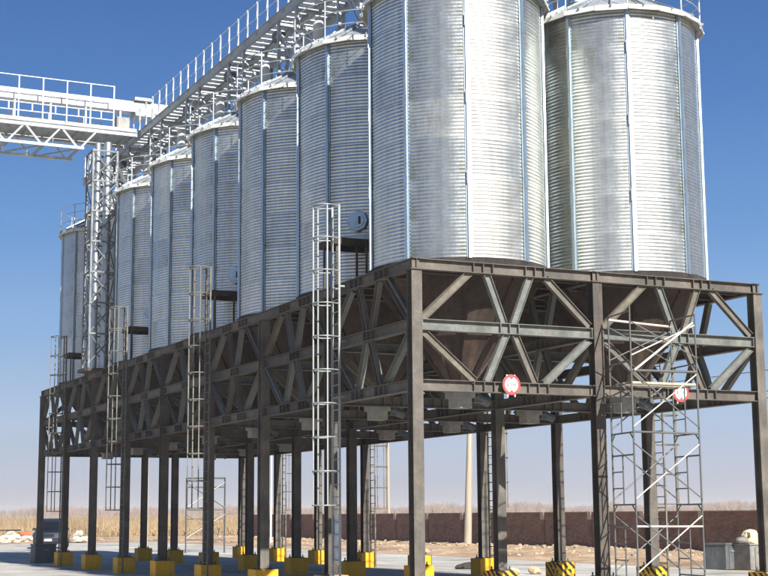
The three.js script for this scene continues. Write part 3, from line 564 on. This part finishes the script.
// ---------------------------------------------------------------- yard things
function lump(r, sx, sy, sz, amp, sd, det = 3) {
  const g = new THREE.IcosahedronGeometry(r, det), p = g.attributes.position, f = fbm(4, 3, sd), v = new THREE.Vector3();
  for (let i = 0; i < p.count; i++) { v.fromBufferAttribute(p, i); const n = v.clone().normalize(), k = 1 + amp * (f(n.x * 0.35 + 0.5 + n.z * 0.2, n.y * 0.35 + 0.5 - n.z * 0.3) - 0.5); v.multiplyScalar(k); const y = v.y < -r * 0.55 ? -r * 0.55 + (v.y + r * 0.55) * 0.15 : v.y; p.setXYZ(i, v.x * sx, y * sy, v.z * sz); }
  g.computeVertexNormals(); const uv = g.attributes.uv; for (let i = 0; i < p.count; i++) uv.setXY(i, p.getX(i) + p.getZ(i), p.getY(i)); return det < 3 ? g : toCreasedNormals(g, 1.2);
}
{
  const bin = (label, pos, w, h, d, mat, rot) => {
    const g = thing('storage_box', label, 'box', pos); g.rotation.y = rot;
    part('body', chamfer(w, h, d, 0.02), mat, g, new THREE.Vector3(0, h / 2, 0)); part('lid', chamfer(w + 0.05, 0.06, d + 0.05, 0.015), mat, g, new THREE.Vector3(0, h + 0.03, 0));
    for (const s of [-1, 1]) part('skid', box(0.08, 0.05, d - 0.1), mat, g, new THREE.Vector3(s * (w / 2 - 0.1), 0.026, d * 0 + 0.0));
    for (const s of [-0.25, 0.25]) part('rib', box(0.04, h - 0.12, 0.03), mat, g, new THREE.Vector3(s * w, h / 2, d / 2 + 0.012));
    part('handle', box(0.2, 0.03, 0.04), M.galvDull, g, new THREE.Vector3(0, h * 0.75, d / 2 + 0.02));
  };
  bin('dark grey box on the yard near the right column, left of its pair', P(19.0, 0, 13.6), 0.72, 0.86, 0.9, M.binGrey, 0.3);
  bin('lighter grey box on the yard, under the pale sack', P(19.75, 0, 12.9), 0.95, 0.84, 0.9, M.binLight, 0.1);
  solo('sack', boxUV(lump(0.33, 1.05, 0.95, 0.8, 1.5, 601, 2)), M.sack, 'pale tan sack lying on the lighter grey box', 'sack', P(19.85, 1.06, 12.9));
  solo('cap_stone', lump(0.22, 1.3, 0.7, 1, 0.5, 602), M.binLight, 'grey lump leaning against the sack on the box', 'stone', P(19.45, 1.0, 12.95));
  bin('dark grey box standing at the far left column foot', P(0.1, 0, 37.2), 1.0, 0.78, 0.5, M.binGrey, 0.2);
  // low heaps and debris
  solo('rag_heap', lump(0.42, 1.3, 0.35, 0.8, 0.9, 611), M.cloth, 'dark rag heap on the shaded yard beneath the near right bays', 'rags', P(11.9, 0.07, 19.4));
  solo('boulder', lump(0.19, 1.1, 0.9, 0.9, 1.2, 612, 1), M.stone, 'pale boulder beside the striped footing', 'stone', P(11.5, 0.09, 14.0));
  solo('boulder', lump(0.24, 1.2, 0.6, 0.9, 0.8, 613, 2), M.sackWhite, 'flat white stone on the yard left of the pale boulder', 'stone', P(10.7, 0.08, 14.2));
  const heap = [['first from the left in the bottom row', 8.7, 90, 0.2, 0.55], ['middle of the bottom row', 9.6, 90.3, 0.2, 0.5], ['last in the bottom row, under the orange sheet', 10.4, 90.6, 0.2, 0.5], ['the one on top', 9.1, 90.2, 0.62, 0.42]];
  heap.forEach(([l, u, v, y, r], n) => solo('rubble_lump', boxUV(lump(r, 1.1, 0.7, 0.8, 1.7, 620 + n, 2)), M.sackWhite, `pale rubble lump left of the car: ${l}`, 'stone', P(u, y, v), 'pale lumps left of the car'));
  solo('tarpaulin', lump(0.5, 1.3, 0.3, 0.8, 0.6, 630), M.orange, 'faded orange tarpaulin on the pale rubble pile left of the car', 'tarpaulin', P(10.35, 0.68, 90.6));
  solo('board', chamfer(1.8, 0.12, 0.5, 0.02), M.cloth, 'dark board lying across the pale rubble pile left of the car', 'board', P(9.0, 0.98, 90.2));
  const heap2 = [['bottom left', 13.1, 85, 0.22], ['bottom right', 13.75, 85.2, 0.22], ['top', 13.3, 85.1, 0.66]];
  heap2.forEach(([l, u, v, y], n) => solo('limestone_block', boxUV(lump(0.42, 1, 0.75, 0.8, 1.8, 640 + n, 1)), M.sackWhite, `white block in the small pile right of the car, ${l}`, 'stone', P(u, y, v), 'white blocks piled by the car'));
}
// ---------------------------------------------------------------- parked car behind the far left column
{
  const g = thing('parked_car', 'dark blue grey car parked behind the far left column', 'car', P(7.3, 0, 67.5)); g.rotation.y = -0.32; g.scale.set(1.05, 1.08, 1);   // nose towards +z
  const W = 1.84, prof = (pts, w, bev) => { const s = new THREE.Shape(); pts.forEach(([x, y], i) => i ? s.lineTo(x, y) : s.moveTo(x, y)); s.closePath(); const e = new THREE.ExtrudeGeometry(s, { depth: w - 2 * bev, bevelEnabled: true, bevelSize: bev, bevelThickness: bev, bevelSegments: 3 }); e.translate(0, 0, -(w - 2 * bev) / 2); e.rotateY(-Math.PI / 2); return toCreasedNormals(e, 0.6); };
  part('body', prof([[-2.2, 0.42], [2.15, 0.38], [2.25, 0.6], [2.2, 0.86], [1.2, 1.02], [-2.2, 1.05], [-2.28, 0.7]], W, 0.09), M.carPaint, g);
  const cab = part('cabin', prof([[-2.05, 1.08], [1.1, 1.05], [0.45, 1.6], [0.0, 1.68], [-1.6, 1.66], [-1.95, 1.5]], W - 0.16, 0.1), M.carPaint, g);
  const win = (geo, p, r) => { const m = part('window', geo, M.darkGlass, cab, p); if (r) m.rotation.set(...r); };
  win(box(1.4, 0.62, 0.02), new THREE.Vector3(0, 1.37, 0.9), [-0.86, 0, 0]);
  win(box(1.3, 0.42, 0.02), new THREE.Vector3(0, 1.42, -2.1), [0.2, 0, 0]);
  for (const s of [-1, 1]) { win(box(0.02, 0.38, 0.95), new THREE.Vector3(s * (W / 2 - 0.07), 1.36, -0.1)); win(box(0.02, 0.38, 0.95), new THREE.Vector3(s * (W / 2 - 0.07), 1.36, -1.15)); }
  for (const s of [-1, 1]) for (const z of [-1.35, 1.4]) {
    const w = part('wheel', memo('tyre', () => { const t = new THREE.TorusGeometry(0.25, 0.09, 8, 20); t.rotateY(Math.PI / 2); return t; }), M.rubber, g, new THREE.Vector3(s * (W / 2 - 0.08), 0.34, z)); 
    part('rim', memo('rim', () => { const c = new THREE.CylinderGeometry(0.2, 0.2, 0.1, 16); c.rotateZ(Math.PI / 2); return c; }), M.chrome, w);
  }
  for (const s of [-1, 1]) { part('headlight', chamfer(0.42, 0.15, 0.08, 0.03), M.lamp, g, new THREE.Vector3(s * 0.62, 0.82, 2.24)); part('mirror', chamfer(0.2, 0.14, 0.1, 0.03), M.carPaint, g, new THREE.Vector3(s * 1.0, 1.15, 0.75)); part('tail_light', chamfer(0.16, 0.34, 0.06, 0.02), M.orange, g, new THREE.Vector3(s * 0.76, 0.92, -2.32)); }
  part('bumper', chamfer(1.7, 0.22, 0.14, 0.05), M.carPaint, g, new THREE.Vector3(0, 0.52, 2.32)); part('grille', box(0.7, 0.16, 0.04), M.rubber, g, new THREE.Vector3(0, 0.78, 2.31)); part('number_plate', box(0.46, 0.14, 0.02), M.whitePaint, g, new THREE.Vector3(0, 0.52, 2.4));
}
// ---------------------------------------------------------------- rubble, stones, reeds and the bare wood far off
function inst(name, geo, mat, list, label, category) {
  const m = new THREE.InstancedMesh(geo, mat, list.length), d = new THREE.Object3D();
  list.forEach(([p, s, r], i) => { d.position.copy(p); d.scale.set(...s); d.rotation.set(...r); d.updateMatrix(); m.setMatrixAt(i, d.matrix); });
  m.name = name; m.userData = { label, category, kind: 'stuff' }; m.castShadow = m.receiveShadow = true; scene.add(m); return m;
}
{
  const st = boxUV(lump(0.5, 1, 0.7, 0.9, 1.6, 701, 1)), list = [];
  for (let i = 0; i < 2600; i++) { const u = 20 + 10 * Math.pow(rnd(), 0.6), v = rr(5, 95), s = 0.04 + 0.26 * Math.pow(rnd(), 7); list.push([P(u, 0.06 + s * 0.1 + 0.1 * sst(24, 29, u), v), [s * rr(0.8, 1.4), s * rr(0.6, 1), s], [rr(-0.4, 0.4), rr(0, 6.28), rr(-0.4, 0.4)]]); }
  for (let i = 0; i < 900; i++) { const u = rr(-25, 18), v = rr(85, 125), s = 0.06 + 0.3 * Math.pow(rnd(), 6); list.push([P(u, 0.12, v), [s * rr(0.8, 1.4), s * rr(0.6, 1), s], [rr(-0.4, 0.4), rr(0, 6.28), rr(-0.4, 0.4)]]); }
  inst('rubble', st, M.stone, list, 'pale stones and rubble scattered on the dirt before the wall', 'rubble');
}
{
  // a bare tree: trunk and forked twigs as slim three-sided cones
  const gs = [], limb = (a, dir, len, r, depth) => {
    const c = new THREE.CylinderGeometry(r * 0.55, r, len, 3, 1, true), qd = new THREE.Quaternion().setFromUnitVectors(new THREE.Vector3(0, 1, 0), dir);
    c.translate(0, len / 2, 0); c.applyQuaternion(qd); c.translate(a.x, a.y, a.z); c.deleteAttribute('uv'); gs.push(c);
    if (!depth) return; const n = depth > 2 ? 5 : 4;
    for (let i = 0; i < n; i++) { const t = rr(0.35, 1), b = a.clone().addScaledVector(dir, len * t), d = dir.clone().add(new THREE.Vector3(rr(-0.8, 0.8), rr(0, 0.5), rr(-0.8, 0.8))).normalize(); limb(b, d, len * rr(0.45, 0.7), r * 0.55, depth - 1); }
  };
  const trees = [];
  for (let k = 0; k < 3; k++) { gs.length = 0; limb(new THREE.Vector3(), new THREE.Vector3(rr(-0.08, 0.08), 1, rr(-0.08, 0.08)).normalize(), 0.45, 0.018, 3); trees.push(mergeGeometries(gs.map(g => g.toNonIndexed()))); }
  trees.forEach((t, k) => {
    const list = [];
    for (let i = 0; i < 1500; i++) {
      const az = THREE.MathUtils.degToRad(rr(4, 46)), far = rnd() < 0.75, d = far ? rr(1000, 1500) : rr(700, 1000), s = (far ? rr(9, 13) : rr(5, 7.5)) * (0.45 + 1.05 * gn(az * 2.2, 0.3));
      list.push([P(-14 + d * Math.sin(az), -0.1, -28 + d * Math.cos(az)), [s * rr(0.9, 1.4), s, s * rr(0.9, 1.4)], [0, rr(0, 6.28), 0]]);
    }
    inst(numbered('bare_wood'), t, M.twig, list, ['leafless wood along the horizon, tallest trees', 'leafless wood along the horizon, middle growth', 'leafless wood along the horizon, low scrub'][k], 'trees');
  });
  const rg = []; for (let i = 0; i < 22; i++) { const c = new THREE.ConeGeometry(0.012, rr(0.6, 1.2), 3, 1, true); c.translate(0, 0.45, 0); c.rotateX(rr(-0.25, 0.25)); c.rotateZ(rr(-0.25, 0.25)); c.translate(rr(-0.5, 0.5), 0, rr(-0.5, 0.5)); c.deleteAttribute('uv'); rg.push(c); }
  const reed = mergeGeometries(rg), list = [];
  for (let i = 0; i < 12000; i++) { const az = THREE.MathUtils.degToRad(rr(6, 34)), d = 150 + 420 * Math.pow(rnd(), 0.9), s = rr(1.3, 3.0); list.push([P(-14 + d * Math.sin(az), -0.05, -28 + d * Math.cos(az)), [s * 1.6, s * 0.8, s * 1.6], [0, rr(0, 6.28), 0]]); }
  inst('dry_grass', reed, M.reed, list, 'tall dry tan grass covering the field beyond the yard', 'grass');
}
scene.fog = new THREE.FogExp2(0xcfccce, 0.00035);

renderer.render(scene, camera);
